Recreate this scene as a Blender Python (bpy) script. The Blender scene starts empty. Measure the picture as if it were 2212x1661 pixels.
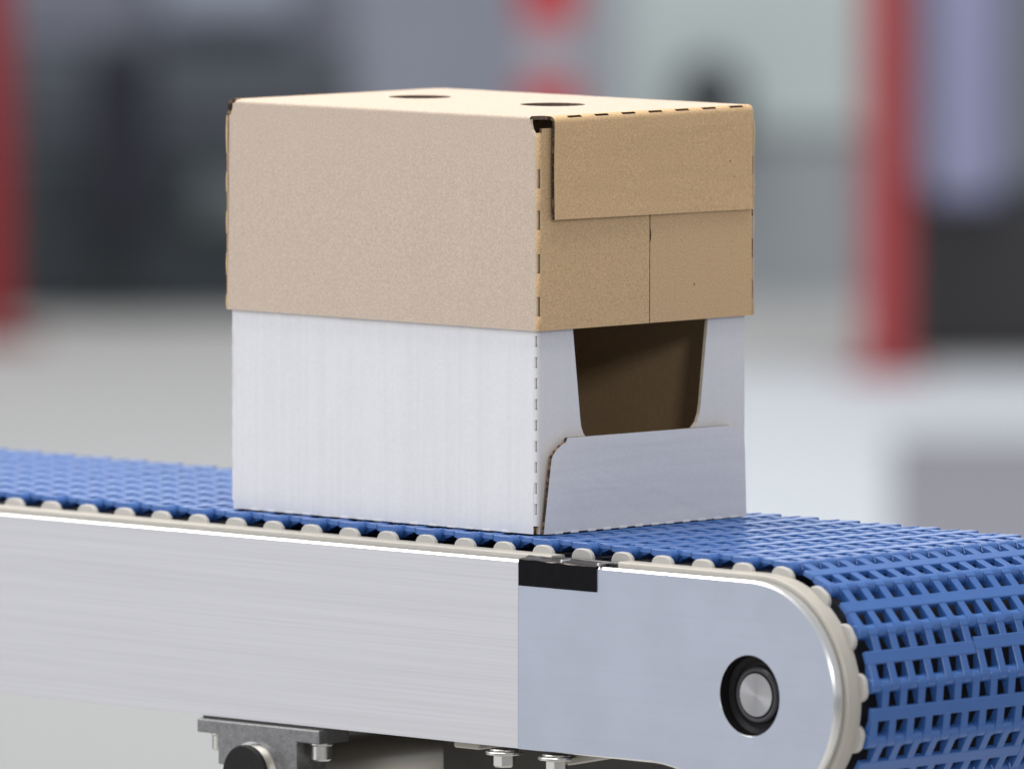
import bpy, bmesh, math, random
from mathutils import Vector, Matrix, geometry, noise
random.seed(7)
R = math.radians
scene = bpy.context.scene
COL = scene.collection

# ------------------------------------------------------------------ camera
CAM = Vector((4.12065636, -4.32782524, 0.54388681))
RV = Vector((0.72254427, 0.6913234, 0.00131812))
UV = Vector((-0.05509908, 0.05568661, 0.99692682))
DV = Vector((-0.68912544, 0.72039639, -0.07832733))
FPX = 26426.73                       # focal length in units of a 2212 px wide frame
cd = bpy.data.cameras.new('camera')
cd.sensor_width = 36.0
cd.lens = FPX / 2212 * 36
cd.clip_start = 0.1
cd.clip_end = 200
cd.dof.use_dof = True
cd.dof.focus_distance = 6.0
cd.dof.aperture_fstop = 9.0
cam = bpy.data.objects.new('camera', cd)
cam.matrix_world = Matrix(((RV.x, UV.x, -DV.x, CAM.x), (RV.y, UV.y, -DV.y, CAM.y), (RV.z, UV.z, -DV.z, CAM.z), (0, 0, 0, 1)))
COL.objects.link(cam)
scene.camera = cam

# ------------------------------------------------------------------ light
world = bpy.data.worlds.new('World')
scene.world = world
world.use_nodes = True
wb = world.node_tree.nodes['Background']
wb.inputs[0].default_value = (0.93, 0.96, 1.0, 1)
wb.inputs[1].default_value = 0.50
def area(name, loc, target, sx, sy, power, color):
    l = bpy.data.lights.new(name, 'AREA')
    l.shape = 'RECTANGLE'; l.size = sx; l.size_y = sy; l.energy = power; l.color = color
    o = bpy.data.objects.new(name, l)
    o.location = loc
    o.rotation_euler = (Vector(target) - Vector(loc)).to_track_quat('-Z', 'Y').to_euler()
    COL.objects.link(o)
    return o
area('ceiling_softbox', (-1.0, 0.15, 2.6), (-1.0, 0.1, 0), 4.0, 1.7, 122, (1.0, 0.95, 0.88))
area('front_softbox', (-1.3, -2.5, 2.3), (0, 0, 0.05), 2.0, 2.0, 48, (0.96, 0.97, 1.0))
area('plate_fill', (-3.4, -3.7, 0.35), (0, 0, 0), 4.2, 3.2, 25, (0.96, 0.96, 1.0))  # unseen panel light added so the side plates reflect something bright
area('side_softbox', (3.4, -2.3, 1.30), (0.0, 0.07, 0.05), 0.45, 0.45, 31, (1.0, 0.97, 0.94))
area('hall_fill', (-6.0, 6.5, 6.0), (-9.5, 9.5, -0.9), 8, 6, 400, (0.97, 0.99, 1.0))  # unseen light added to brighten the blurred background
area('hall_fill', (-12.0, 12.6, 6.5), (-16.6, 17.3, 2.6), 10, 3, 1000, (0.97, 0.98, 1.0))  # unseen light added to brighten the back wall mirrored in the belt
scene.view_settings.view_transform = 'Standard'
scene.view_settings.look = 'None'
scene.view_settings.exposure = 0.0
scene.view_settings.gamma = 1.0
scene.render.engine = 'CYCLES'

# ------------------------------------------------------------------ materials
class NT:
    def __init__(self, name):
        self.m = bpy.data.materials.new(name)
        self.m.use_nodes = True
        self.t = self.m.node_tree
        self.b = self.t.nodes['Principled BSDF']
    def n(self, typ, **kw):
        nd = self.t.nodes.new(typ)
        for k, v in kw.items():
            if k in nd.inputs.keys() if isinstance(k, str) else False:
                nd.inputs[k].default_value = v
            else:
                setattr(nd, k, v)
        return nd
    def l(self, a, b): self.t.links.new(a, b)
    def coords(self, scale=(1, 1, 1), kind='Object', rot=(0, 0, 0)):
        tc = self.n('ShaderNodeTexCoord'); mp = self.n('ShaderNodeMapping')
        mp.inputs['Scale'].default_value = scale; mp.inputs['Rotation'].default_value = rot
        self.l(tc.outputs[kind], mp.inputs[0]); return mp.outputs[0]
    def noise(self, vec, scale, detail=2, rough=0.5):
        nd = self.n('ShaderNodeTexNoise'); nd.inputs['Scale'].default_value = scale
        nd.inputs['Detail'].default_value = detail; nd.inputs['Roughness'].default_value = rough
        self.l(vec, nd.inputs['Vector']); return nd.outputs['Fac']
    def ramp(self, fac, stops):
        r = self.n('ShaderNodeValToRGB'); e = r.color_ramp.elements
        while len(e) < len(stops): e.new(0.5)
        for el, (p, c) in zip(e, stops):
            el.position = p; el.color = (c, c, c, 1) if not hasattr(c, '__len__') else (*c, 1)
        self.l(fac, r.inputs[0]); return r.outputs[0]
    def mix(self, fac, a, b, mode='MIX'):
        m = self.n('ShaderNodeMix', data_type='RGBA', blend_type=mode)
        for inp, v in ((m.inputs[0], fac), (m.inputs[6], a), (m.inputs[7], b)):
            if hasattr(v, 'links') or hasattr(v, 'is_linked'): self.l(v, inp)
            elif hasattr(v, '__len__'): inp.default_value = (*v, 1)
            else: inp.default_value = v
        return m.outputs[2]
    def math(self, op, a, b):
        m = self.n('ShaderNodeMath', operation=op)
        for inp, v in ((m.inputs[0], a), (m.inputs[1], b)):
            if hasattr(v, 'is_linked'): self.l(v, inp)
            else: inp.default_value = v
        return m.outputs[0]
    def bump(self, h, strength, dist):
        b = self.n('ShaderNodeBump'); b.inputs['Strength'].default_value = strength; b.inputs['Distance'].default_value = dist
        self.l(h, b.inputs['Height']); self.l(b.outputs[0], self.b.inputs['Normal'])
    def set(self, **kw):
        for k, v in kw.items():
            i = self.b.inputs[k.replace('_', ' ')]
            if hasattr(v, 'is_linked'): self.l(v, i)
            elif hasattr(v, '__len__'): i.default_value = (*v, 1)
            else: i.default_value = v
        return self.m

def simple(name, col, rough=0.5, metal=0.0, var=0.06, scale=60, spec=0.5):
    t = NT(name)
    f = t.noise(t.coords(), scale, 3)
    c = t.mix(f, tuple(x * (1 - var) for x in col), tuple(min(1, x * (1 + var)) for x in col))
    return t.set(Base_Color=c, Roughness=rough, Metallic=metal, Specular_IOR_Level=spec)

def board(name, col, var, flute, flute_str, speck=0.0, streak=0.03, fine=900, rough=0.75):
    """paper board: fibre mottling, faint flute lines along one axis, rare dark fibres"""
    t = NT(name)
    v = t.coords()
    f1 = t.noise(v, fine, 3, 0.7)
    f2 = t.noise(v, 45, 3, 0.6)
    base = t.mix(t.ramp(f1, [(0.32, 0.0), (0.68, 1.0)]), tuple(c * (1 - var) for c in col), tuple(min(1, c * (1 + var)) for c in col))
    base = t.mix(t.math('MULTIPLY', f2, 0.12), base, tuple(c * 0.86 for c in col))
    sc = (1, 1, 1)
    if flute == 'z': sc = (400, 400, 6)       # flutes run vertically
    if flute == 'h': sc = (9, 9, 130)         # flutes run horizontally
    s = t.noise(t.coords(sc), 1.0, 2, 0.5)
    base = t.mix(t.math('MULTIPLY', t.ramp(s, [(0.35, 1.0), (0.6, 0.0)]), streak), base, tuple(c * 0.45 for c in col))
    if speck:
        vo = t.n('ShaderNodeTexVoronoi'); vo.inputs['Scale'].default_value = 150
        t.l(v, vo.inputs['Vector'])
        d = t.ramp(vo.outputs['Distance'], [(0.05, 1.0), (0.1, 0.0)])
        k = t.ramp(t.noise(v, 130, 1), [(0.62, 0.0), (0.66, 1.0)])
        base = t.mix(t.math('MULTIPLY', t.math('MULTIPLY', d, k), speck), base, (0.09, 0.06, 0.04))
    h = t.math('ADD', t.math('MULTIPLY', f1, 0.25), t.math('MULTIPLY', s, flute_str))
    t.bump(h, 0.35, 0.0006)
    return t.set(Base_Color=base, Roughness=rough, Specular_IOR_Level=0.25)

M = {}
M['white'] = board('white_board', (0.75, 0.755, 0.795), 0.025, 'z', 0.9, 0, 0.06, fine=500)
M['white_h'] = board('white_board_flap', (0.73, 0.725, 0.755), 0.03, 'h', 1.1, 0, 0.07, fine=500)
M['white_end'] = board('white_board_end', (0.73, 0.725, 0.75), 0.025, 'z', 0.6, 0, 0.03, fine=500)
M['kraft'] = board('kraft_board', (0.575, 0.47, 0.385), 0.17, 'z', 0.5, 0.3, 0.03, fine=1150)
M['kraft_end'] = board('kraft_board_end', (0.61, 0.42, 0.24), 0.23, 'z', 0.4, 1.0, 0.02, fine=1150)
M['kraft_flap'] = board('kraft_board_flap', (0.62, 0.425, 0.24), 0.23, 'h', 0.9, 1.0, 0.06, fine=1150)
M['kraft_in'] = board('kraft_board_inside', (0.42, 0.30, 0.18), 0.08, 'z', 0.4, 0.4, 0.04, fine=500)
# cut edge with flutes
t = NT('corrugated_edge')
v = t.coords((1, 1, 1))
f = t.noise(v, 420, 1)
t.set(Base_Color=t.mix(t.ramp(f, [(0.45, 0.0), (0.55, 1.0)]), (0.05, 0.03, 0.018), (0.27, 0.17, 0.085)), Roughness=0.85)
M['edge'] = t.m
t = NT('pale_cut_edge')
f = t.noise(t.coords(), 420, 1)
t.set(Base_Color=t.mix(f, (0.50, 0.40, 0.29), (0.74, 0.66, 0.55)), Roughness=0.85)
M['edge_pale'] = t.m

t = NT('open_flute_edge')
f = t.noise(t.coords(), 420, 1)
t.set(Base_Color=t.mix(t.ramp(f, [(0.5, 0.0), (0.62, 1.0)]), (0.02, 0.013, 0.008), (0.15, 0.09, 0.045)), Roughness=0.9)
M['flute'] = t.m
def flute_ends(o, idx):
    o.data.materials.append(M['flute'])
    k = len(o.data.materials) - 1
    for p in o.data.polygons:
        if p.material_index == idx and abs(p.normal.y) > 0.8: p.material_index = k

def brushed(name, col, rough, streak, sc, aniso=0.5, blotch=0.0):
    t = NT(name)
    s = t.noise(t.coords(sc), 1.0, 4, 0.65)
    s2 = t.noise(t.coords(tuple(x * 0.28 for x in sc)), 1.0, 3, 0.6)
    bl = t.noise(t.coords((1, 1, 1)), 22, 3, 0.6)
    mixd = t.math('ADD', t.math('MULTIPLY', s, 0.6), t.math('MULTIPLY', s2, 0.4))
    c = t.mix(t.ramp(mixd, [(0.3, 0.0), (0.7, 1.0)]), tuple(x * (1 - streak) for x in col), tuple(min(1, x * (1 + streak)) for x in col))
    if blotch: c = t.mix(t.math('MULTIPLY', t.ramp(bl, [(0.35, 0.0), (0.7, 1.0)]), blotch), c, tuple(x * 0.8 for x in col))
    rr = t.math('ADD', t.math('MULTIPLY', mixd, 0.16), rough - 0.08)
    t.bump(mixd, 0.12, 0.0002)
    return t.set(Base_Color=c, Roughness=rr, Metallic=1.0, Anisotropic=aniso)
M['alu'] = brushed('brushed_aluminium', (0.79, 0.79, 0.82), 0.42, 0.09, (5, 5, 700))
M['alu_end'] = brushed('milled_aluminium', (0.575, 0.62, 0.72), 0.40, 0.035, (9, 9, 500), 0.4, 0.35)
M['alu_edge'] = brushed('polished_aluminium_edge', (0.90, 0.90, 0.90), 0.22, 0.03, (20, 20, 20), 0.0)
M['cast'] = brushed('bead_blasted_aluminium', (0.27, 0.27, 0.275), 0.48, 0.38, (900, 900, 900), 0.0)
M['zinc'] = brushed('zinc_plated_steel', (0.72, 0.71, 0.68), 0.25, 0.06, (200, 200, 200), 0.0)
M['tube'] = brushed('dull_steel_tube', (0.60, 0.57, 0.52), 0.42, 0.08, (30, 30, 200), 0.2, 0.4)
t = NT('turned_steel')
gr = t.n('ShaderNodeTexGradient', gradient_type='RADIAL')
t.set(Base_Color=(0.42, 0.42, 0.43), Roughness=0.3, Metallic=1.0, Anisotropic=0.9)
tg = t.n('ShaderNodeTangent', direction_type='RADIAL', axis='Y')
t.l(tg.outputs[0], t.b.inputs['Tangent'])
M['turned'] = t.m
M['black_rubber'] = simple('black_rubber', (0.008, 0.008, 0.009), 0.45, var=0.3, scale=300, spec=0.2)
M['black_plastic'] = simple('black_plastic', (0.014, 0.014, 0.015), 0.5, var=0.5, scale=700, spec=0.2)
M['black_tape'] = simple('black_tape', (0.009, 0.009, 0.011), 0.4, var=0.3, scale=200, spec=0.04)
M['smoked'] = simple('smoked_glossy_plastic', (0.022, 0.019, 0.015), 0.18, var=0.7, scale=250)
M['ring'] = simple('dark_bearing_ring', (0.06, 0.06, 0.065), 0.3, 0.6, var=0.2)
M['beige'] = simple('beige_wear_plastic', (0.47, 0.445, 0.40), 0.42, var=0.05, scale=120)
M['tab'] = simple('pale_grey_plastic', (0.50, 0.485, 0.46), 0.38, var=0.04, scale=150)
M['shaded_under'] = simple('shaded_underside_metal', (0.06, 0.055, 0.05), 0.6, var=0.25, scale=90)  # shadow under the conveyor put into the metal colour
M['hole_shade'] = simple('navy_hole_shade', (0.006, 0.008, 0.016), 0.7, var=0.2)  # near-black navy stands in for shade inside the belt holes
t = NT('blue_belt_plastic')
f = t.noise(t.coords(), 160, 3)
dirt = t.ramp(t.noise(t.coords(kind='Object'), 55, 4, 0.7), [(0.62, 0.0), (0.80, 1.0)])
c = t.mix(f, (0.040, 0.124, 0.375), (0.047, 0.140, 0.42))
c = t.mix(t.math('MULTIPLY', dirt, 0.35), c, (0.10, 0.16, 0.32))
t.bump(t.noise(t.coords(), 1400, 2), 0.08, 0.0002)
t.set(Base_Color=c, Roughness=0.30, Specular_IOR_Level=0.6)
M['blue'] = t.m
def paint(name, col, rough=0.6): return simple(name, col, rough, var=0.10, scale=3)

# ------------------------------------------------------------------ object helpers
def mesh_obj(name, bm, mats, parent=None, smooth=None, mesh=None):
    if mesh is None:
        mesh = bpy.data.meshes.new(name)
        bmesh.ops.recalc_face_normals(bm, faces=bm.faces)
        bm.to_mesh(mesh); bm.free()
        for m in (mats if isinstance(mats, (list, tuple)) else [mats]): mesh.materials.append(m)
        if smooth is not None:
            for p in mesh.polygons: p.use_smooth = True
            mesh.set_sharp_from_angle(angle=R(smooth))
    o = bpy.data.objects.new(name, mesh)
    COL.objects.link(o)
    if parent is not None:
        o.parent = parent
        top = parent
        off = Vector((0, 0, 0))
        while top is not None:
            off += top.location; top = top.parent
        o.location = -off
    return o
def thing(name, label, cat, loc, group=None):
    o = bpy.data.objects.new(name, None)
    o.empty_display_size = 0.02
    COL.objects.link(o); o.location = loc
    return tag(o, label, cat, group)
def tag(o, label, cat, group=None, kind=None):
    o['label'] = label; o['category'] = cat
    if group: o['group'] = group
    if kind: o['kind'] = kind
    return o
def struct(name, bm, m):
    o = mesh_obj(name, bm, m); o['kind'] = 'structure'; return o
def box(bm, lo, hi, bev=0.0, seg=1):
    vs = [bm.verts.new((x, y, z)) for x in (lo[0], hi[0]) for y in (lo[1], hi[1]) for z in (lo[2], hi[2])]
    fs = [bm.faces.new([vs[i] for i in q]) for q in ((0, 1, 3, 2), (4, 6, 7, 5), (0, 4, 5, 1), (2, 3, 7, 6), (0, 2, 6, 4), (1, 5, 7, 3))]
    if bev:
        es = list({e for f in fs for e in f.edges})
        bmesh.ops.bevel(bm, geom=es, offset=bev, segments=seg, affect='EDGES', profile=0.5)
def cyl(bm, axis, c, r, a0, a1, n=32, cham=0.0, r_in=None):
    """solid of revolution about an axis through c"""
    prof = [(a0, r - cham), (a0 + cham, r), (a1 - cham, r), (a1, r - cham)] if cham else [(a0, r), (a1, r)]
    lathe(bm, axis, c, prof, n)
def lathe(bm, axis, c, prof, n=32, caps=True):
    rings = []
    for a, r in prof:
        ring = []
        for i in range(n):
            t = 2 * math.pi * i / n
            p = [0, 0, 0]
            p[axis] = a
            p[(axis + 1) % 3] = c[(axis + 1) % 3] + r * math.cos(t)
            p[(axis + 2) % 3] = c[(axis + 2) % 3] + r * math.sin(t)
            ring.append(bm.verts.new(p))
        rings.append(ring)
    for A, B in zip(rings, rings[1:]):
        for i in range(n): bm.faces.new((A[i], A[(i + 1) % n], B[(i + 1) % n], B[i]))
    if caps:
        bm.faces.new(rings[0]); bm.faces.new(rings[-1])
def offset_loop(loop, d):
    """shift a closed 2-D loop inward (ccw loop, d>0 is inward)"""
    out = []
    n = len(loop)
    for i in range(n):
        p0, p, p1 = Vector(loop[i - 1]), Vector(loop[i]), Vector(loop[(i + 1) % n])
        a = (p - p0).normalized(); b = (p1 - p).normalized()
        na = Vector((-a.y, a.x)); nb = Vector((-b.y, b.x))
        m = (na + nb)
        m = m / max(0.3, m.dot(m) / 2)
        out.append(p + m * d)
    return out
def slab(bm, loops, to3, t0, t1, cham=0.0, mi=(0, 1, 2), square=None):
    """flat piece cut from 2-D loops (first outer ccw, others holes cw); to3(u, v, depth); front at t0, back at t1"""
    sgn = 1 if t1 > t0 else -1
    def inset(lp):
        o = offset_loop(lp, cham if lp is loops[0] else cham * 0.12)
        return [Vector((p[0], p[1] if abs(p[1] - ZB) < 3e-4 else q.y)) if square is not None and abs(p[0] - square) < 1e-3 else q for p, q in zip(lp, o)]
    front_loops, mid_loops, back_loops = [], [], []
    for lp in loops:
        fl = inset(lp) if cham else lp
        front_loops.append([bm.verts.new(to3(p[0], p[1], t0)) for p in fl])
        mid_loops.append([bm.verts.new(to3(p[0], p[1], t0 + sgn * cham * (1 if lp is loops[0] else 0.12))) for p in lp] if cham else front_loops[-1])
        back_loops.append([bm.verts.new(to3(p[0], p[1], t1)) for p in lp])
    polys = [[Vector((p[0], p[1], 0)) for p in (inset(lp) if cham else lp)] for lp in loops]
    tris = geometry.tessellate_polygon(polys)
    ff = [v for l in front_loops for v in l]; bb = [v for l in back_loops for v in l]
    def mk(vs, m):
        try:
            f = bm.faces.new(vs); f.material_index = m
        except ValueError: pass
    if len(loops) == 1:
        mk(front_loops[0], mi[0]); mk(back_loops[0][::-1], mi[1])
    else:
        for tr in tris:
            mk([ff[i] for i in tr], mi[0]); mk([bb[i] for i in reversed(tr)], mi[1])
    for F, Mm, B in zip(front_loops, mid_loops, back_loops):
        n = len(F)
        for i in range(n):
            j = (i + 1) % n
            if cham: mk((F[i], F[j], Mm[j], Mm[i]), mi[2])
            mk((Mm[i], Mm[j], B[j], B[i]), mi[2])
def arc(cx, cy, r, a0, a1, n):
    return [(cx + r * math.cos(R(a0 + (a1 - a0) * i / n)), cy + r * math.sin(R(a0 + (a1 - a0) * i / n))) for i in range(n + 1)]
def rough_line(p, q, n, amp):
    out = []
    for i in range(n + 1):
        f = i / n
        k = amp * (random.random() - 0.5) if 0 < i < n else 0
        out.append((p[0] + (q[0] - p[0]) * f + (0 if abs(q[0] - p[0]) > abs(q[1] - p[1]) else k),
                    p[1] + (q[1] - p[1]) * f + (k if abs(q[0] - p[0]) > abs(q[1] - p[1]) else 0)))
    return out

# ------------------------------------------------------------------ setting: hall floor and back wall
FLOOR = -0.93
bm = bmesh.new()
s = 60
bm.faces.new([bm.verts.new(p) for p in ((-s, -s, FLOOR), (s, -s, FLOOR), (s, s, FLOOR), (-s, s, FLOOR))])
t = NT('pale_concrete_floor')
f = t.noise(t.coords(), 1.2, 4, 0.6)
t.set(Base_Color=t.mix(f, (0.46, 0.45, 0.435), (0.53, 0.52, 0.505)), Roughness=0.65)
struct('floor', bm, t.m)
def ground(px, dist):
    """point on the hall floor seen at horizontal position px, dist metres from the camera"""
    h = Vector((DV.x, DV.y, 0)).normalized()
    rr = Vector((RV.x, RV.y, 0)).normalized()
    p = Vector((CAM.x, CAM.y, FLOOR)) + h * dist + rr * ((px - 1106) / FPX * dist)
    return p
BG_ROT = math.atan2(RV.y, RV.x)
def zat(py, dist): return CAM.z + dist * (DV.z - (py - 830.5) / FPX)
def bgbox(bm, px0, px1, py0, py1, dist, depth, bev=0.01, to_floor=False):
    """box in hall coordinates (x across, y away) relative to the hall origin"""
    x0 = (px0 - 1106) / FPX * dist; x1 = (px1 - 1106) / FPX * dist
    z1 = zat(py0, dist); z0 = FLOOR if to_floor else zat(py1, dist)
    box(bm, (x0, dist, z0), (x1, dist + depth, z1), bev)
HALL = Vector((CAM.x, CAM.y, 0))
def hall_obj(name, bm, m, parent=None):
    bmesh.ops.rotate(bm, verts=bm.verts, cent=(0, 0, 0), matrix=Matrix.Rotation(BG_ROT, 3, 'Z'))
    bmesh.ops.translate(bm, verts=bm.verts, vec=HALL)
    return mesh_obj(name, bm, m, parent)
bm = bmesh.new(); box(bm, (-14, 30, FLOOR), (14, 30.3, 7)); o = hall_obj('back_wall', bm, paint('grey_blue_wall_paint', (0.74, 0.76, 0.80))); o['kind'] = 'structure'

def hall_thing(name, label, cat, px, dist):
    return thing(name, label, cat, ground(px, dist))
# dark machine on the left
h = hall_thing('machine_cabinet', 'dark slate machine cabinet out of focus left of the carton', 'machine', 250, 20.2)
bm = bmesh.new(); bgbox(bm, -500, 900, 330, 0, 20.2, 0.8, 0.02, True); hall_obj('base_cabinet', bm, paint('slate_paint', (0.030, 0.040, 0.048)), h)
bm = bmesh.new(); bgbox(bm, -500, 760, 120, 330, 20.35, 0.6, 0.02); hall_obj('upper_housing', bm, paint('dark_grey_blue_paint', (0.085, 0.095, 0.115)), h)
bm = bmesh.new(); bgbox(bm, 190, 330, 90, 520, 20.05, 0.12, 0.03); hall_obj('side_column', bm, paint('navy_paint', (0.014, 0.016, 0.028)), h)
bm = bmesh.new(); bgbox(bm, 420, 700, 395, 500, 20.15, 0.05, 0.01); hall_obj('access_panel', bm, paint('grey_green_paint', (0.10, 0.125, 0.13)), h)
bm = bmesh.new(); bgbox(bm, -500, 760, -260, 120, 20.5, 0.4, 0.02); hall_obj('guard_panel', bm, paint('grey_lilac_paint', (0.21, 0.22, 0.27)), h)
bm = bmesh.new(); bgbox(bm, 340, 640, -200, 60, 20.4, 0.08, 0.02); hall_obj('window_panel', bm, paint('pale_blue_grey_paint', (0.34, 0.38, 0.46)), h)
def post(name, label, px0, px1, py0, dist, col, cat='post'):
    bm = bmesh.new()
    x0 = (px0 - 1106) / FPX * dist; x1 = (px1 - 1106) / FPX * dist
    w = x1 - x0
    box(bm, (x0, dist, FLOOR + 0.012), (x1, dist + w, zat(py0, dist)), w * 0.12, 2)
    hh = hall_thing(name, label, cat, (px0 + px1) / 2, dist); hh['group'] = 'red guard posts in the hall'
    hall_obj('upright', bm, paint(name + '_paint', col, 0.4), hh)
    bm = bmesh.new(); box(bm, (x0 - w * 0.5, dist - w * 0.5, FLOOR), (x1 + w * 0.5, dist + w * 1.5, FLOOR + 0.012), 0.003); hall_obj('foot_plate', bm, paint(name + '_foot', tuple(c * 0.8 for c in col), 0.5), hh)
    return hh
post('guard_post', 'dark red upright post at the far left edge of the picture', -95, 22, -300, 19.6, (0.30, 0.006, 0.010))
post('guard_post', 'tall red upright post beside the lilac and black cabinet', 1868, 1965, -300, 18.9, (0.42, 0.045, 0.05))
# striped post behind the carton
sp = hall_thing('striped_post', 'red and grey banded post seen just above the carton', 'post', 1190, 19.5)
x = (1190 - 1106) / FPX * 19.5
for z0, z1, col in ((zat(-250, 19.5), zat(62, 19.5), (0.62, 0.06, 0.07)), (zat(62, 19.5), zat(168, 19.5), (0.42, 0.43, 0.48)), (zat(168, 19.5), zat(420, 19.5), (0.62, 0.06, 0.07)), (zat(420, 19.5), FLOOR, (0.42, 0.43, 0.48))):
    bm = bmesh.new(); lathe(bm, 2, (x, 19.5, 0), [(z1, 0.048), (z0, 0.048)], 24); hall_obj('band', bm, paint('post_band', col), sp)
# grey-lilac partition behind and pale mint machine
pt = hall_thing('partition', 'grey lilac partition panel behind the banded post', 'partition', 950, 22)
bm = bmesh.new(); bgbox(bm, 700, 1130, -300, 0, 22, 0.1, 0.01, True); hall_obj('panel', bm, paint('lilac_grey_paint', (0.30, 0.315, 0.38)), pt)
bm = bmesh.new(); bgbox(bm, 1100, 1360, -300, 0, 22.3, 0.1, 0.01, True); hall_obj('panel', bm, paint('lighter_grey_paint', (0.40, 0.42, 0.46)), pt)
mm = hall_thing('mint_machine', 'pale mint machine housing blurred behind the carton on the right', 'machine', 1600, 20.6)
bm = bmesh.new(); bgbox(bm, 1350, 1880, -300, 300, 20.6, 0.7, 0.02); hall_obj('upper_housing', bm, paint('mint_paint', (0.60, 0.675, 0.665)), mm)
bm = bmesh.new(); bgbox(bm, 1350, 1880, 300, 690, 20.62, 0.6, 0.02); hall_obj('lower_housing', bm, paint('grey_mint_paint', (0.36, 0.39, 0.41)), mm)
bm = bmesh.new(); bgbox(bm, 1350, 1880, 690, 0, 20.6, 0.7, 0.02, True); hall_obj('base', bm, paint('pale_grey_base_paint', (0.62, 0.63, 0.66)), mm)
bm = bmesh.new(); bgbox(bm, 1465, 1610, 140, 330, 20.4, 0.18, 0.03); hall_obj('control_box', bm, paint('charcoal_paint', (0.05, 0.06, 0.065)), mm)
cb = hall_thing('control_cabinet', 'cabinet with lilac upper door and black lower half at right edge', 'cabinet', 2150, 19.2)
bm = bmesh.new(); bgbox(bm, 1945, 2500, 420, 0, 19.2, 0.6, 0.02, True); hall_obj('lower_body', bm, paint('black_cabinet_paint', (0.030, 0.030, 0.034)), cb)
bm = bmesh.new(); bgbox(bm, 1945, 2500, -300, 420, 19.25, 0.55, 0.02); hall_obj('upper_body', bm, paint('grey_cabinet_paint', (0.20, 0.22, 0.25)), cb)
bm = bmesh.new(); bgbox(bm, 2010, 2165, -300, 440, 19.15, 0.1, 0.015); hall_obj('door', bm, paint('lilac_paint', (0.33, 0.34, 0.52)), cb)
# painted floor zone and mat
def floor_patch(name, px0, px1, d0, d1, col, z, rough=0.4):
    bm = bmesh.new()
    pts = [ground(px0, d0), ground(px1, d0), ground(px1, d1), ground(px0, d1)]
    for p in pts: p.z = FLOOR + z
    bm.faces.new([bm.verts.new(p) for p in pts])
    return struct(name, bm, simple(name + '_paint', col, rough, var=0.06, scale=3))
floor_patch('painted_floor_zone', 1480, 3200, 14.5, 19.0, (0.66, 0.69, 0.72), 0.004, 0.6)
floor_patch('grey_floor_mat', 1930, 3200, 14.8, 17.7, (0.26, 0.25, 0.285), 0.008, 0.8)

# ------------------------------------------------------------------ conveyor frame
YP = -0.028; TPL = 0.006
XC, ZC = 0.16539, -0.06462
ZT, ZB = -0.0092, -0.1016
RR = ZT - ZC
XL = -1.0
SEAM = 0.0118
P = 0.02659
BY0, BY1 = -0.0100, 0.1724
FAR = BY0 + BY1 - YP                     # mirrored outer plane on the far side
cv = thing('belt_conveyor', 'aluminium belt conveyor frame with rounded end under the blue belt', 'conveyor', (-0.2, 0.08, FLOOR))
def xz(sign, y_out):
    return lambda u, v, d: Vector((u, y_out + sign * d, v))
def end_outline():
    rf = 0.079; xf = 0.100
    zl = ZB - 0.0002
    cxz = (xf, zl - rf)
    d = math.atan2(ZC - cxz[1], XC - cxz[0])          # tangent point direction
    out = [(SEAM + 0.00003, ZT), (SEAM + 0.00003, zl)]
    a_end = math.degrees(d)
    fil = [(cxz[0] + rf * math.cos(R(a)), cxz[1] + rf * math.sin(R(a))) for a in [90 + (a_end - 90) * i / 14 for i in range(15)]]
    out += fil
    a0 = math.degrees(math.atan2(cxz[1] - ZC, cxz[0] - XC))
    if a0 > 0: a0 -= 360
    out += [(XC + RR * math.cos(R(a)), ZC + RR * math.sin(R(a))) for a in [a0 + (90 - a0) * i / 60 for i in range(1, 61)]]
    return out
RH = 0.0195
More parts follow.
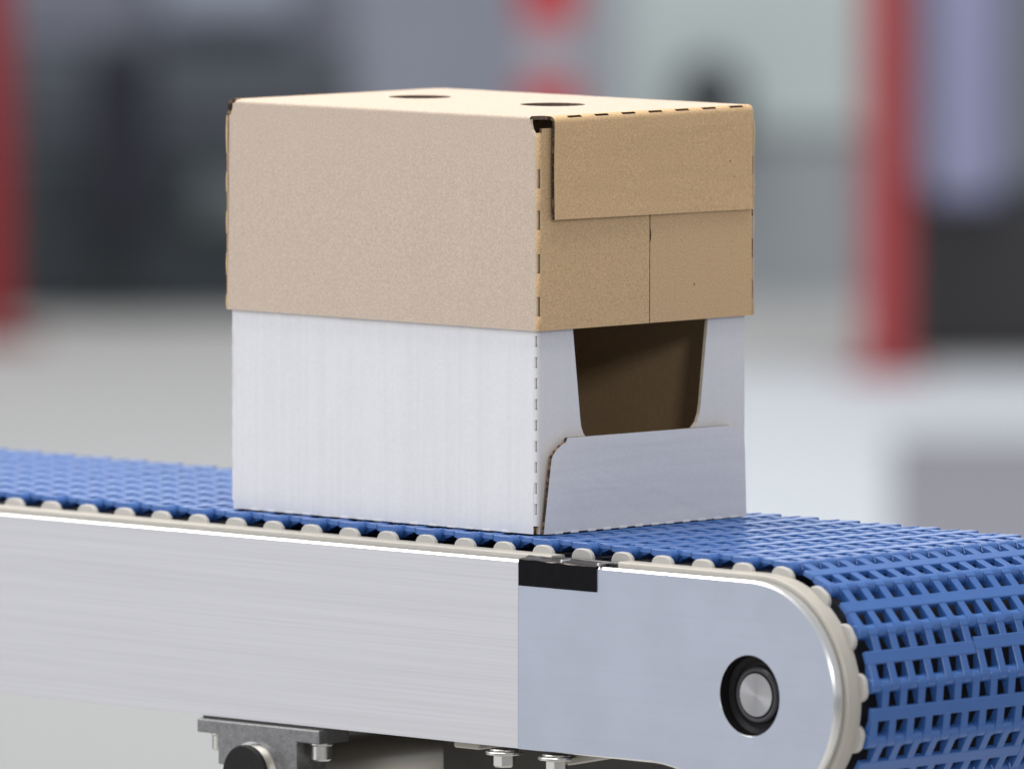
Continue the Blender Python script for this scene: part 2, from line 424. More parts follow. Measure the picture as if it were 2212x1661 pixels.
for sign, yo, lab in ((1, YP, 'near'), (-1, FAR, 'far')):
    bm = bmesh.new()
    slab(bm, [[(XL, ZB), (SEAM, ZB), (SEAM, ZT), (XL, ZT)]], xz(sign, yo), 0, TPL, 0.0010, (0, 0, 1), SEAM)
    mesh_obj('side_plate', bm, [M['alu'], M['alu_edge']], cv)
    bm = bmesh.new()
    hole = arc(XC, ZC, RH, 360, 0, 64)[:-1]
    slab(bm, [end_outline(), hole], xz(sign, yo), 0.0001, TPL, 0.0010, (0, 0, 1), SEAM)
    ep = mesh_obj('end_plate', bm, [M['alu_end'], M['alu_edge']], cv, 25)
    # bearing cup, ring and shaft
    bm = bmesh.new()
    ys = lambda d: yo + sign * d
    lathe(bm, 1, (XC, 0, ZC), [(ys(0.0012), RH - 0.0004), (ys(0.006), RH - 0.0006), (ys(0.0075), RH - 0.003), (ys(0.0075), 0.0141), (ys(0.012), 0.0141)], 56, False)
    mesh_obj('bearing_cup', bm, M['black_rubber'], ep, 30)
    bm = bmesh.new()
    lathe(bm, 1, (XC, 0, ZC), [(ys(0.010), 0.0145), (ys(0.0056), 0.0138), (ys(0.0048), 0.0128), (ys(0.0050), 0.0113), (ys(0.0058), 0.0109), (ys(0.011), 0.0109)], 56, False)
    mesh_obj('bearing_ring', bm, M['ring'], ep, 30)
    bm = bmesh.new()
    lathe(bm, 1, (XC, 0, ZC), [(ys(0.03), 0.0108), (ys(0.0052), 0.0108), (ys(0.0045), 0.0104), (ys(0.0045), 0.00001)], 56, False)
    mesh_obj('drive_shaft', bm, M['turned'], ep, 30)
    # wear strip: runs along the top edge and round the end, with a gap under the tape
    ZS = -0.0066; RS = ZS - ZC; TH = 0.0040
    ya, yb = ys(TPL + 0.0007), ys(TPL + 0.0106)
    def strip_path(x0, ang_end):
        pts = [(x0, ZS, 0, 1)] + [(XC, ZS, 0, 1)] if ang_end is not None else []
        if ang_end is not None:
            for i in range(1, 49):
                a = R(90 + (ang_end - 90) * i / 48)
                pts.append((XC + RS * math.cos(a), ZC + RS * math.sin(a), math.cos(a), math.sin(a)))
        return pts
    def strip_mesh(pts, nm='wear_strip'):
        bm = bmesh.new(); prev = None
        c = 0.0007 * (1 if yb > ya else -1)
        for (x, z, nx, nz) in pts:
            def q(y, dn): return bm.verts.new((x - nx * dn, y, z - nz * dn))
            ring = [q(ya, TH), q(ya, 0.0007), q(ya + c, 0), q(yb - c, 0), q(yb, 0.0007), q(yb, TH)]
            if prev:
                for i in range(6): bm.faces.new((prev[i], prev[(i + 1) % 6], ring[(i + 1) % 6], ring[i]))
            else: first = ring
            prev = ring
        bm.faces.new(first); bm.faces.new(prev)
        return mesh_obj(nm, bm, M['beige'], cv, 35)
    if sign > 0:
        strip_mesh([(XL, ZS, 0, 1), (0.0275, ZS, 0, 1)])
        strip_mesh(strip_path(0.0725, -150))
    else:
        strip_mesh([(XL, ZS, 0, 1)] + strip_path(0.0725, -150))
# black tape patch with a lip over the top edge and a smoked joint where the strip is broken
def tape_pt(u, v, d): return Vector((u, YP - 0.0006 + d, v))
bm = bmesh.new()
slab(bm, [rough_line((0.0126, -0.0216), (0.0645, -0.0215), 8, 0.0001) + [(0.0645, -0.0100)] + rough_line((0.0645, -0.0092), (0.0126, -0.0088), 14, 0.0006)], tape_pt, 0, 0.0005)
tp = mesh_obj('tape_patch', bm, M['black_tape'], cv)
bm = bmesh.new()
n = 26
prev = None
for i in range(n + 1):
    x = 0.0126 + (0.0645 - 0.0126) * i / n
    w = 0.0005 * noise.noise(Vector((x * 160, 0.3, 0))) 
    ring = [bm.verts.new(p) for p in ((x, YP - 0.0006, -0.0093), (x, YP + 0.0004, -0.0084 + w), (x, YP + 0.004, -0.0082 + w * 0.6), (x, YP + 0.0066, -0.0072 + w), (x, YP + 0.0066, -0.0090))]
    if prev:
        for k in range(4): bm.faces.new((prev[k], prev[k + 1], ring[k + 1], ring[k]))
    prev = ring
mesh_obj('tape_lip', bm, M['smoked'], tp, 50)
bm = bmesh.new(); box(bm, (0.0205, YP + TPL + 0.0008, -0.0100), (0.0760, YP + TPL + 0.0040, -0.0078), 0.0004); mesh_obj('strip_joint', bm, M['black_plastic'], cv)
bm = bmesh.new(); box(bm, (0.0285, YP + TPL + 0.0045, -0.0100), (0.0718, YP + TPL + 0.0080, -0.0074), 0.0005); mesh_obj('strip_joint', bm, M['smoked'], cv)
for xx in (0.041, 0.0655):
    bm = bmesh.new(); cyl(bm, 1, (xx, 0, -0.0080), 0.0009, YP - 0.0002, YP + 0.010, 12, 0.0002); mesh_obj('joint_pin', bm, M['zinc'], cv, 30)
# drum and sheet added dark to shade the belt holes, cross plates
bm = bmesh.new(); cyl(bm, 1, (XC, 0, ZC), 0.0455, BY0 + 0.001, BY1 - 0.001, 64, 0.001); mesh_obj('end_drum', bm, M['hole_shade'], cv, 30)
bm = bmesh.new(); box(bm, (XL, BY0 - 0.001, -0.016), (XC - 0.012, BY1 + 0.001, -0.0090), 0.0005); mesh_obj('hole_shade_sheet', bm, M['hole_shade'], cv)
# underside, its shade put into the dark parts: return tray, cross bracket, guides, nuts
bm = bmesh.new(); box(bm, (-0.125, 0.060, -0.175), (0.155, 0.066, -0.098), 0.001); mesh_obj('cross_bracket', bm, M['shaded_under'], cv)
bm = bmesh.new(); box(bm, (-0.262, 0.1195, -0.165), (-0.1252, 0.1255, -0.1003), 0.001); mesh_obj('dark_filler', bm, M['shaded_under'], cv)  # added dark strip that closes the bright gap behind the clamp
bm = bmesh.new(); box(bm, (XL, YP + 0.0062, -0.1024), (0.075, FAR - 0.0062, -0.0975), 0.0005); mesh_obj('bottom_tray', bm, M['shaded_under'], cv)
bm = bmesh.new(); box(bm, (-0.0437, YP + 0.012, -0.1062), (-0.0260, YP + 0.052, -0.1002), 0.0008); mesh_obj('return_guide', bm, M['beige'], cv)
bm = bmesh.new()
slab(bm, [[(0.026, -0.1105), (0.0625, -0.1034), (0.064, -0.1002), (0.026, -0.1002)]], lambda u, v, d: Vector((u, YP + 0.016 + d, v)), 0, 0.010, 0.0006)
mesh_obj('return_guide', bm, M['beige'], cv)
def hex_bolt(x, y, z, head_h, rad, flange, name='bolt'):
    bm = bmesh.new()
    lathe(bm, 2, (x, y, 0), [(z, rad), (z - 0.0007, rad * 1.06), (z - head_h * 0.85, rad * 1.06), (z - head_h, rad * 0.9)], 6)
    b = mesh_obj(name, bm, M['zinc'], cv)
    bm = bmesh.new(); cyl(bm, 2, (x, y, 0), flange, z + 0.0001, z + 0.0016, 24, 0.0003); mesh_obj('washer', bm, M['zinc'], b, 30)
    bm = bmesh.new(); cyl(bm, 2, (x, y, 0), flange * 0.78, z + 0.0017, z + 0.0028, 24, 0.0003); mesh_obj('washer', bm, M['zinc'], b, 30)
    return b
hex_bolt(-0.0040, YP + 0.007, -0.1062, 0.0062, 0.0052, 0.0094)
hex_bolt(0.0315, YP + 0.007, -0.1062, 0.0064, 0.0052, 0.0094)
# tube clamp under the side plate
mb = mesh_obj('tube_clamp', (lambda b: (slab(b, [[(-0.207, -0.1095), (-0.192, -0.1095), (-0.192, -0.1245), (-0.1885, -0.1245), (-0.1885, -0.150), (-0.137, -0.150), (-0.137, -0.1095), (-0.1213, -0.1095), (-0.1213, -0.1028), (-0.207, -0.1028)]],
             lambda u, v, d: Vector((u, YP - 0.004 + d, v)), 0, 0.0215, 0.0006, (0, 0, 0)), b)[1])(bmesh.new()), [M['cast']], cv)
bm = bmesh.new(); box(bm, (-0.207, YP + 0.0005, -0.1027), (-0.1213, YP + 0.0155, -0.1017)); mesh_obj('clamp_shim', bm, M['shaded_under'], cv)
bm = bmesh.new(); cyl(bm, 1, (-0.1655, 0, -0.1275), 0.0142, YP - 0.0100, 0.150, 48, 0.0006); tb = mesh_obj('cross_tube', bm, M['tube'], cv, 30)
bm = bmesh.new(); lathe(bm, 1, (-0.1655, 0, -0.1275), [(YP - 0.0098, 0.0150), (YP - 0.0118, 0.0150), (YP - 0.0126, 0.0143), (YP - 0.0126, 0.00001)], 56, False); mesh_obj('end_cap', bm, M['black_plastic'], tb, 30)
bm = bmesh.new(); lathe(bm, 1, (-0.1655, 0, -0.1275), [(YP - 0.0042, 0.0142), (YP - 0.0042, 0.0162), (YP - 0.0058, 0.0162), (YP - 0.0058, 0.0142)], 56, False); mesh_obj('collar', bm, M['zinc'], tb, 30)
bm = bmesh.new(); box(bm, (-0.205, 0.128, -0.165), (-0.125, 0.150, -0.1000), 0.001); mesh_obj('tube_clamp', bm, M['shaded_under'], cv)
def cap_bolt(x, y):
    bm = bmesh.new(); lathe(bm, 2, (x, y, 0), [(-0.1112, 0.0046), (-0.1115, 0.0050), (-0.1180, 0.0050), (-0.1188, 0.0042)], 28)
    b = mesh_obj('cap_bolt', bm, M['zinc'], cv, 30)
    bm = bmesh.new(); cyl(bm, 2, (x, y, 0), 0.0058, -0.1111, -0.1096, 28, 0.0003); mesh_obj('washer', bm, M['zinc'], b, 30)
cap_bolt(-0.1290, YP + 0.0060); cap_bolt(-0.1990, YP + 0.0060)
# legs of the conveyor, left of the picture
for y in (YP + 0.03, FAR - 0.03):
    bm = bmesh.new(); box(bm, (-0.90, y - 0.02, FLOOR), (-0.86, y + 0.02, -0.1005), 0.003); mesh_obj('leg', bm, M['alu'], cv)

# ------------------------------------------------------------------ modular belt
bt = thing('modular_belt', 'blue plastic modular mesh belt wrapping around the conveyor end', 'belt', (-0.2, 0.08, 0))
RK = 0.00345                              # knuckle radius
NF = 14
Q = (BY1 - BY0) / NF
def prism(bm, prof, y0, y1, cham=0.00035):
    prof2 = offset_loop(prof, cham)
    A = [bm.verts.new((p[0], y0, p[1])) for p in prof2]; A2 = [bm.verts.new((p[0], y0 + cham, p[1])) for p in prof]
    B2 = [bm.verts.new((p[0], y1 - cham, p[1])) for p in prof]; B = [bm.verts.new((p[0], y1, p[1])) for p in prof2]
    n = len(prof)
    for X, Y in ((A, A2), (A2, B2), (B2, B)):
        for i in range(n): bm.faces.new((X[i], X[(i + 1) % n], Y[(i + 1) % n], Y[i]))
    bm.faces.new(A); bm.faces.new(B)
def link_mesh(name, j0, j1, ds):
    """one belt module: cross bar with fingers both ways, local x along travel, hinge centres at +-P/2, z=0 is the hinge line"""
    bm = bmesh.new()
    y0, y1 = BY0 + j0 * Q + 0.0002, BY0 + j1 * Q - 0.0002
    hb = 0.122 * P; top = RK + 0.00025
    prism(bm, [(-hb + ds, top - 0.0026), (hb + ds, top - 0.0026), (hb + ds, top - 0.0004), (hb - 0.0005 + ds, top), (-hb + 0.0005 + ds, top), (-hb + ds, top - 0.0004)], y0, y1)
    for j in range(j0, j1):
        for sg, ph in ((1, 0.25), (-1, 0.75)):
            yc = BY0 + (j + ph) * Q
            # neck
            e = P / 2 - 0.0015
            pr = [(hb * 0.8 + ds * sg, top - 0.0030), (e, -RK * 0.8), (e, top - 0.0005), (hb * 0.8 + ds * sg, top - 0.0003)]
            kr = [(P / 2 - RK * 0.95, -RK * 0.75)] + [(P / 2 + RK * math.cos(R(a)), RK * math.sin(R(a))) for a in (-100, -70, -40, -10, 20, 45, 68, 90)] + [(P / 2 - RK * 0.55, RK + 0.0001), (P / 2 - RK * 1.15, RK * 0.25)]
            if sg < 0:
                pr = [(-a, b) for a, b in reversed(pr)]; kr = [(-a, b) for a, b in reversed(kr)]
            w = 0.19 * Q
            prism(bm, pr, yc - w, yc + w, 0.0003)
            w = 0.243 * Q
            prism(bm, kr, yc - w, yc + w, 0.0004)
    me = bpy.data.meshes.new(name)
    bmesh.ops.recalc_face_normals(bm, faces=bm.faces)
    bm.to_mesh(me); bm.free(); me.materials.append(M['blue'])
    for p in me.polygons: p.use_smooth = True
    me.set_sharp_from_angle(angle=R(32))
    return me
mods = [[link_mesh('belt_module', 0, 6, 0.0), link_mesh('belt_module', 6, NF, -0.0018)],
        [link_mesh('belt_module', 0, 11, 0.0), link_mesh('belt_module', 11, NF, -0.0006)],
        [link_mesh('belt_module', 0, 9, 0.0), link_mesh('belt_module', 9, NF, 0.0)]]
ROW = (0, 1, 2, 1)
# hinge path: straight top run, round the drum, up into the return run
HZ = -RK - 0.00025
RHG = HZ - ZC
def path_points():
    pts = []
    x0 = -0.0129
    k = math.floor((XC - x0) / P)
    for i in range(-35, k + 1): pts.append(Vector((x0 + i * P, 0, HZ)))
    last = pts[-1]
    # first hinge on the arc
    while True:
        # dense search along the path parameter for the next point at chord P
        yield_pt = None
        p = pts[-1]
        if p.z > ZC + RHG - 1e-6 and p.x <= XC: a = 90.0
        else: a = math.degrees(math.atan2(p.z - ZC, p.x - XC))
        b = a
        while b > -140:
            b -= 0.05
            q = Vector((XC + RHG * math.cos(R(b)), 0, ZC + RHG * math.sin(R(b))))
            if (q - p).length >= P: yield_pt = q; break
        if yield_pt is None: break
        pts.append(yield_pt)
    a = math.degrees(math.atan2(pts[-1].z - ZC, pts[-1].x - XC))
    d = Vector((-0.80, 0, 0.60)).normalized()
    while pts[-1].z < -0.088: pts.append(pts[-1] + d * P)
    for i in range(34): pts.append(pts[-1] + Vector((-P, 0, 0.0)))
    return pts
H = path_points()
tab_me = None
for i in range(len(H) - 1):
    a, b = H[i], H[i + 1]
    mid = (a + b) / 2; d = (b - a).normalized()
    ang = math.atan2(-d.z, d.x)
    for me in mods[ROW[i % 4]]:
        o = bpy.data.objects.new('belt_link', me); COL.objects.link(o); o.parent = bt
        o.location = mid - bt.location; o.rotation_euler = (0, ang, 0)
# rounded edge tabs, one per hinge on both sides
def tab_mesh(sign):
    bm = bmesh.new()
    w = 0.0070
    prof = [(-w, -0.0065), (w, -0.0065)] + [(w * 0.22 + w * 0.78 * math.cos(R(t)), -0.0041 + 0.0050 * math.sin(R(t))) for t in (0, 15, 30, 45, 60, 75, 90)] + [(-w * 0.22 - w * 0.78 * math.cos(R(t)), -0.0041 + 0.0050 * math.sin(R(t))) for t in (90, 75, 60, 45, 30, 15, 0)]
    y0, y1 = (YP + TPL + 0.0088, BY0 - 0.0003) if sign > 0 else (BY1 + 0.0003, FAR - TPL - 0.0088)
    prism(bm, prof, y0, y1, 0.0005)
    me = bpy.data.meshes.new('edge_tab'); bmesh.ops.recalc_face_normals(bm, faces=bm.faces); bm.to_mesh(me); bm.free()
    me.materials.append(M['tab'])
    for p in me.polygons: p.use_smooth = True
    me.set_sharp_from_angle(angle=R(35))
    return me
tabs = (tab_mesh(1), tab_mesh(-1))
for i in range(1, len(H) - 35):
    d = (H[i + 1] - H[i - 1]).normalized()
    for me in tabs:
        o = bpy.data.objects.new('edge_tab', me); COL.objects.link(o); o.parent = bt
        o.location = H[i] - bt.location; o.rotation_euler = (0, math.atan2(-d.z, d.x), 0)

# ------------------------------------------------------------------ carton tray
TX0, TX1, TY0, TY1 = -0.2138, -0.0013, -0.0012, 0.1504
TB = 0.0019                                # board thickness
TRZ = 0.1080
Z0 = 0.0006
tray = thing('white_carton', 'white corrugated carton tray with cut-out front standing on the blue belt', 'carton', ((TX0 + TX1) / 2, (TY0 + TY1) / 2, 0))
def wav(u, v, k=0): return 0.0004 * noise.noise(Vector((u * 14 + k, v * 14, k)))
def wall_grid(bm, nu, nv, f_out, f_in, mi=(0, 1, 2), edge=(True, True, True, True)):
    """curved sheet with thickness from two parametric surfaces"""
    A = [[bm.verts.new(f_out(i / nu, j / nv)) for j in range(nv + 1)] for i in range(nu + 1)]
    B = [[bm.verts.new(f_in(i / nu, j / nv)) for j in range(nv + 1)] for i in range(nu + 1)]
    def mk(vs, m):
        f = bm.faces.new(vs); f.material_index = m
    for i in range(nu):
        for j in range(nv):
            mk((A[i][j], A[i + 1][j], A[i + 1][j + 1], A[i][j + 1]), mi[0]); mk((B[i][j], B[i][j + 1], B[i + 1][j + 1], B[i + 1][j]), mi[1])
    for i in range(nu):
        mk((A[i][0], B[i][0], B[i + 1][0], A[i + 1][0]), mi[2]); mk((A[i][nv], A[i + 1][nv], B[i + 1][nv], B[i][nv]), mi[2])
    for j in range(nv):
        mk((A[0][j], A[0][j + 1], B[0][j + 1], B[0][j]), mi[2]); mk((A[nu][j], B[nu][j], B[nu][j + 1], A[nu][j + 1]), mi[2])
CR = 0.0022                                # corner crease radius
def long_wall(y, inward, x0, x1, z0, z1, mats, parent, name, k):
    bm = bmesh.new()
    fo = lambda s, t: Vector((x0 + (x1 - x0) * s, y - inward * wav(s, t, k) , z0 + (z1 - z0) * t))
    fi = lambda s, t: Vector((x0 + (x1 - x0) * s, y + inward * TB - inward * wav(s, t, k), z0 + (z1 - z0) * t))
    wall_grid(bm, 24, 10, fo, fi)
    return mesh_obj(name, bm, mats, parent, 40)
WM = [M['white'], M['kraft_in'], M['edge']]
long_wall(TY0, 1, TX0 + CR, TX1 - CR, Z0, TRZ, WM, tray, 'side_wall', 1)
long_wall(TY1, -1, TX0 + CR, TX1 - CR, Z0, TRZ, WM, tray, 'side_wall', 2)
bm = bmesh.new(); slab(bm, [[(TY0 + CR, Z0), (TY1 - CR, Z0), (TY1 - CR, TRZ), (TY0 + CR, TRZ)]], lambda u, v, d: Vector((TX0 + d, u, v)), 0, TB); mesh_obj('end_wall', bm, WM, tray)
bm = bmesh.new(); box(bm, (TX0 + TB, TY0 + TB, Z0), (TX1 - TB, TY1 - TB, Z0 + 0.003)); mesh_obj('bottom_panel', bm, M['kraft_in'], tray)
# end wall with the display cut-out (open at the top, under the lid)
cut = [(TY0 + CR, Z0), (TY1 - CR, Z0), (TY1 - CR, TRZ), (0.1222, TRZ)]
cut += [(0.1217, 0.098), (0.1168, 0.0575), (0.1160, 0.0535), (0.1140, 0.0492), (0.1105, 0.0462), (0.1060, 0.0450)]
cut += [(0.0385, 0.0450), (0.0350, 0.0458), (0.0322, 0.0482), (0.0304, 0.0520), (0.0297, 0.0565), (0.0244, 0.1004), (0.0240, TRZ), (TY0 + CR, TRZ)]
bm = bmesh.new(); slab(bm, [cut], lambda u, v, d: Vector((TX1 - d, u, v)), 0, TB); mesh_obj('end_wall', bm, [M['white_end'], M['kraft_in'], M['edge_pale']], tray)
# creased corners with slit perforations
def crease(parent, cx, cy, qx, qy, z0, z1, pitch, dash, first, mats, depth=0.0011, rad=CR, bulge=0.0, jit=0.0, dark=(2,)):
    """quarter-round corner; qx,qy = outward signs; slits are set back, seen as short gaps"""
    bm = bmesh.new()
    zs = [(z0, False)]
    z = z0 + first
    while z + dash < z1 - 0.002:
        zz = z + random.uniform(-jit, jit)
        zs += [(zz, True), (zz + dash, False)]
        z += pitch
    segs = [(zs[i][0], zs[i + 1][0] if i + 1 < len(zs) else z1, zs[i][1]) for i in range(len(zs))]
    for a, b, slit in segs:
        dep = depth if slit else 0.0
        n = 6; nz = 4 if bulge else 1
        rows = []
        for kz in range(nz + 1):
            f = kz / nz
            bul = 0 if slit else bulge * math.sin(math.pi * f)
            row = []
            for i in range(n + 1):
                t = R(90 * i / n)
                cut_ = dep if slit and i in (2, 3) else 0
                r = rad - cut_ + bul * math.sin(2 * t)
                row.append(bm.verts.new((cx + qx * r * math.sin(t), cy + qy * r * math.cos(t), a + (b - a) * f)))
            rows.append(row)
        for A, B in zip(rows, rows[1:]):
            for i in range(n):
                f = bm.faces.new((A[i], A[i + 1], B[i + 1], B[i])); f.material_index = (2 if i == 1 else 1 if i in dark else 0) if slit else 0
    # end caps of the slits
    return mesh_obj('crease', bm, mats, parent, 60)
def slit_caps(parent, cx, cy, qx, qy, z0, z1, pitch, dash, first, mats, rad, w):
    pass
t = NT('white_crease'); t.set(Base_Color=(0.74, 0.735, 0.755), Roughness=0.8); M['wcrease'] = t.m
M['slit'] = simple('shadowy_slit_board', (0.13, 0.09, 0.07), 0.9, var=0.3, scale=400)
for (cx, cy, qx, qy) in ((TX1 - CR, TY0 + CR, 1, -1), (TX0 + CR, TY0 + CR, -1, -1), (TX1 - CR, TY1 - CR, 1, 1), (TX0 + CR, TY1 - CR, -1, 1)):
    crease(tray, cx, cy, qx, qy, Z0 + 0.004, TRZ, 0.0103, 0.0052, 0.0058, [M['wcrease'], M['slit'] if (qx, qy) == (1, -1) else M['wcrease'], M['wcrease']], 0.0013)
# front flap folded up from the base
FLX = 0.0034
def flap_pt(u, v, d):
    lean = 0.0010 * max(0, v) / 0.047 + 0.0008 * (1 - min(1, max(0, (u) / 0.147)))
    return Vector((TX1 + FLX + lean - d + 0.0003 * noise.noise(Vector((u * 30, v * 30, 4))), u, v))
corner = [(0.1447, 0.0360), (0.1440, 0.0385), (0.1420, 0.0420), (0.1390, 0.0445), (0.1350, 0.0455), (0.1335, 0.0468)]
cornl = [(0.0152, 0.0475), (0.0142, 0.0455), (0.0122, 0.0447), (0.0092, 0.0432), (0.0066, 0.0412), (0.0048, 0.0392), (0.0040, 0.0372)]
fl = rough_line((-0.0006, Z0 + 0.0003), (0.1468, Z0 + 0.0001), 26, 0.0004) + corner + cornl
bm = bmesh.new(); slab(bm, [fl], flap_pt, 0, TB, 0, (0, 1, 2)); fp = mesh_obj('front_flap', bm, [M['white_h'], M['kraft_in'], M['edge']], tray); flute_ends(fp, 2)
# slit ticks along the folded bottom edge of flap and side
bm = bmesh.new()
y = 0.008
while y < 0.142:
    yy = y + random.uniform(-0.0006, 0.0006)
    p = flap_pt(yy, 0.001, 0)
    box(bm, (p.x - 0.0004, yy, Z0 - 0.0002), (p.x + 0.0002, yy + 0.0055, Z0 + 0.0008), 0.0001)
    y += 0.0115
mesh_obj('fold_tick', bm, M['wcrease'], fp)
bm = bmesh.new()
x = TX0 + 0.014
while x < TX1 - 0.015:
    xx = x + random.uniform(-0.001, 0.001)
    box(bm, (xx, TY0 - 0.0002, Z0 - 0.0002), (xx + 0.0055, TY0 + 0.0004, Z0 + 0.0007), 0.0001)
    x += 0.0125
mesh_obj('fold_tick', bm, M['wcrease'], tray)

# ------------------------------------------------------------------ carton lid
LX0, LX1, LY0, LY1 = -0.2157, 0.0020, -0.0033, 0.1535
LZ0, LZ1 = 0.1007, 0.2058
lid = thing('kraft_carton', 'brown kraft carton hood fitted over the top of the white tray', 'carton', ((LX0 + LX1) / 2, (LY0 + LY1) / 2, LZ0))
NX = LX1 - CR; NX0 = LX0 + CR
NOTCH = 0.0060
def corner_notch(x0, x1, z0, z1):
    """side-wall outline with small rounded notches at the two upper corners"""
    o = [(x0, z0), (x1, z0), (x1, z1 - 0.0085), (x1 - 0.0016, z1 - 0.0075), (x1 - 0.0036, z1 - 0.0050), (x1 - 0.0044, z1 - 0.0025), (x1 - 0.0046, z1)]
    o += [(x0 + 0.0030, z1), (x0 + 0.0028, z1 - 0.0025), (x0 + 0.0016, z1 - 0.0055), (x0, z1 - 0.0065)]
    return o
TOPR = 0.0016
for yy, inw, mk in ((LY0, 1, 1), (LY1, -1, 0)):
    bm = bmesh.new()
    def to3(u, v, d, yy=yy, inw=inw):
        fz = (v - LZ0) / (LZ1 - LZ0)
        return Vector((u, yy + inw * (d + 0.0007 * fz + (0.0022 * fz if inw < 0 else 0)) + inw * wav(u * 5, v * 5, 9) * 0.5, v))
    slab(bm, [corner_notch(NX0, NX, LZ0, LZ1 - TOPR)], to3, 0, TB)
    mesh_obj('side_wall', bm, [M['kraft'], M['kraft_in'], M['edge_pale']], lid)
# end panels: the inner minor flaps with a centre seam, both ends
for xo, sg in ((LX1, -1), (LX0, 1)):
    for u0, u1, jog in ((LY0 + CR, 0.0757, 0), (0.0766, LY1 - CR, 1)):
        bm = bmesh.new()
        zt = LZ1 - 0.0060
        if jog: lp = [(u0, LZ0), (u1, LZ0), (u1 - 0.0012, zt), (u0 + 0.0002, zt), (u0 + 0.0002, 0.1475), (u0 + 0.0009, 0.1450), (u0 + 0.0006, 0.1425), (u0, 0.140)]
        else: lp = [(u0, LZ0), (u1, LZ0), (u1 + 0.0001, 0.15), (u1 + 0.0001, zt), (u0, zt)]
        slab(bm, [lp], lambda u, v, d: Vector((xo + sg * d, u, v)), 0.0003 if jog else 0.0, TB)
        mesh_obj('end_panel', bm, [M['kraft_end'], M['kraft_in'], M['edge']], lid)
# vertical creases with long perforations
for (cx, cy, qx, qy) in ((LX1 - CR, LY0 + CR, 1, -1), (LX0 + CR, LY0 + CR, -1, -1), (LX1 - CR, LY1 - CR, 1, 1), (LX0 + CR, LY1 - CR, -1, 1)):
    crease(lid, cx, cy, qx, qy, LZ0, LZ1 - 0.0080, 0.0207, 0.0095, 0.0075, [M['kraft_end'], M['slit'], M['edge_pale']], 0.0013, CR, 0.0009 if (qx, qy) == (1, -1) else 0.0003, 0.0008, (2, 3))
# top panel with two finger holes
def fhole(cx, cy, r):
    pts = []
    for i in range(40):
        a = -2 * math.pi * i / 40
        k = r * (1 + 0.025 * noise.noise(Vector((math.cos(a) * 2.2, math.sin(a) * 2.2, cx * 50))))
        pts.append((cx + k * math.cos(a), cy + k * math.sin(a)))
    return pts
def top_pt(u, v, d): return Vector((u, v, LZ1 - d))
TXa, TXb = LX0 + 0.0022, LX1 - 0.0012
TYa, TYb = LY0 + 0.0023, LY1 - 0.0045
outline = [(TXa + 0.0045, TYa), (TXb - 0.0058, TYa), (TXb - 0.0058, TYa + 0.0012), (TXb - 0.0048, TYa + 0.0045), (TXb - 0.0024, TYa + 0.0066), (TXb, TYa + 0.0072), (TXb, TYb - 0.004), (TXb - 0.003, TYb)]
outline += rough_line((TXb - 0.004, TYb), (TXa + 0.004, TYb), 22, 0.0016)
outline += [(TXa, TYb - 0.004), (TXa, TYa + 0.006), (TXa + 0.003, TYa + 0.004)]
bm = bmesh.new(); slab(bm, [outline, fhole(-0.1630, 0.0830, 0.0158), fhole(-0.0680, 0.0800, 0.0162)], top_pt, 0, TB)
mesh_obj('top_panel', bm, [M['kraft'], M['kraft_in'], M['slit']], lid)
# rounded crease between top panel and side walls
def edge_roll(x0, x1, yy, sg):
    bm = bmesh.new(); prev = None
    n = 60
    for i in range(n + 1):
        x = x0 + (x1 - x0) * i / n
        ring = []
        for k in range(6):
            a = R(90 * k / 5)
            r = 0.0016
            ring.append(bm.verts.new((x, yy + sg * r * math.sin(a) + 0.00008 * noise.noise(Vector((x * 90, k, sg))), LZ1 - r + r * math.cos(a) - 0.0)))
        if prev:
            for k in range(5): bm.faces.new((prev[k], prev[k + 1], ring[k + 1], ring[k]))
        prev = ring
    mesh_obj('fold', bm, M['kraft'], lid, 60)
edge_roll(TXa + 0.0045, TXb - 0.0058, LY0 + 0.0023, -1)
edge_roll(TXa + 0.004, TXb - 0.003, LY1 - 0.0045, 1)
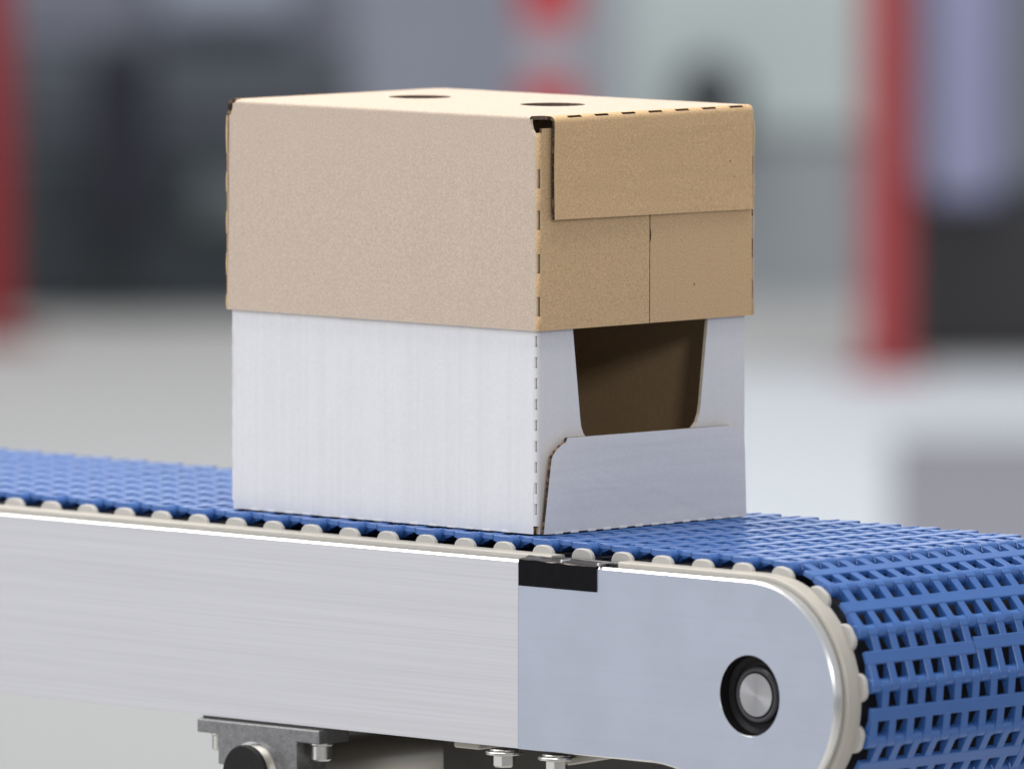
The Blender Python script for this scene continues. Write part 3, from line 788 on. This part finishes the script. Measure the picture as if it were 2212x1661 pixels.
# outer flaps folded down from the top on both ends, with perforated fold
def outer_flap(xo, sg, y0, y1, zb0, zb1):
    bm = bmesh.new()
    rad = 0.0034
    def prof(y):
        """cross-section from the top panel round the fold and down"""
        lift = 0.0022 * max(0, 1 - (y - y0) / 0.10)      # near corner stands off more
        xs = xo + sg * (0.0021 + lift)
        zb = zb0 + (zb1 - zb0) * (y - y0) / (y1 - y0)
        pts = [(xo - sg * 0.0025, LZ1 + 0.0001)]
        for k in range(0, 7):
            a = R(90 * k / 6)
            pts.append((xs - sg * rad + sg * rad * math.sin(a), LZ1 - rad + rad * math.cos(a)))
        z = LZ1 - rad
        for k in range(1, 9):
            f = k / 8
            pts.append((xs - sg * 0.0008 * math.sin(f * math.pi) * 0.5 + sg * 0.0002 * noise.noise(Vector((y * 40, f * 3, 1))), z + (zb - z) * f))
        return pts
    slits = []
    yy = y0 + 0.0110
    while yy + 0.010 < y1: slits.append((yy, yy + 0.0098)); yy += 0.0198
    ys = sorted(set([y0, y1] + [a for s in slits for a in (s[0], s[0] + 0.0012, s[1] - 0.0012, s[1])] + [y0 + (y1 - y0) * i / 40 for i in range(41)]))
    A, B = [], []
    for y in ys:
        pr = prof(y)
        A.append([bm.verts.new((x, y, z)) for x, z in pr])
        q = []
        for i, (x, z) in enumerate(pr):
            p0 = Vector(pr[max(0, i - 1)]); p1 = Vector(pr[min(len(pr) - 1, i + 1)])
            t = (p1 - p0).normalized(); nrm = Vector((t.y, -t.x)) if sg > 0 else Vector((-t.y, t.x))
            q.append(bm.verts.new((x + nrm.x * TB * 0.9, y, z + nrm.y * TB * 0.9)))
        B.append(q)
    m = len(A[0])
    def mk(vs, mi):
        f = bm.faces.new(vs); f.material_index = mi
    for i in range(len(ys) - 1):
        ym = (ys[i] + ys[i + 1]) / 2
        ins = any(a < ym < b for a, b in slits)
        for k in range(m - 1):
            mk((B[i][k], B[i][k + 1], B[i + 1][k + 1], B[i + 1][k]), 1)
            if ins and 2 <= k <= 3: continue                      # open slit in the fold
            mk((A[i][k], A[i + 1][k], A[i + 1][k + 1], A[i][k + 1]), 0 if k > 3 else 3)
        mk((A[i][m - 1], A[i + 1][m - 1], B[i + 1][m - 1], B[i][m - 1]), 4)
    for i in (0, len(ys) - 1):
        for k in range(m - 1): mk((A[i][k], A[i][k + 1], B[i][k + 1], B[i][k]), 2)
    flute_ends(mesh_obj('outer_flap', bm, [M['kraft_flap'], M['slit'], M['edge'], M['kraft_flap'], M['edge_pale']], lid, 50), 2)
outer_flap(LX1, 1, 0.0034, 0.1490, 0.1552, 0.1538)
outer_flap(LX0, -1, 0.0034, 0.1490, 0.1552, 0.1538)
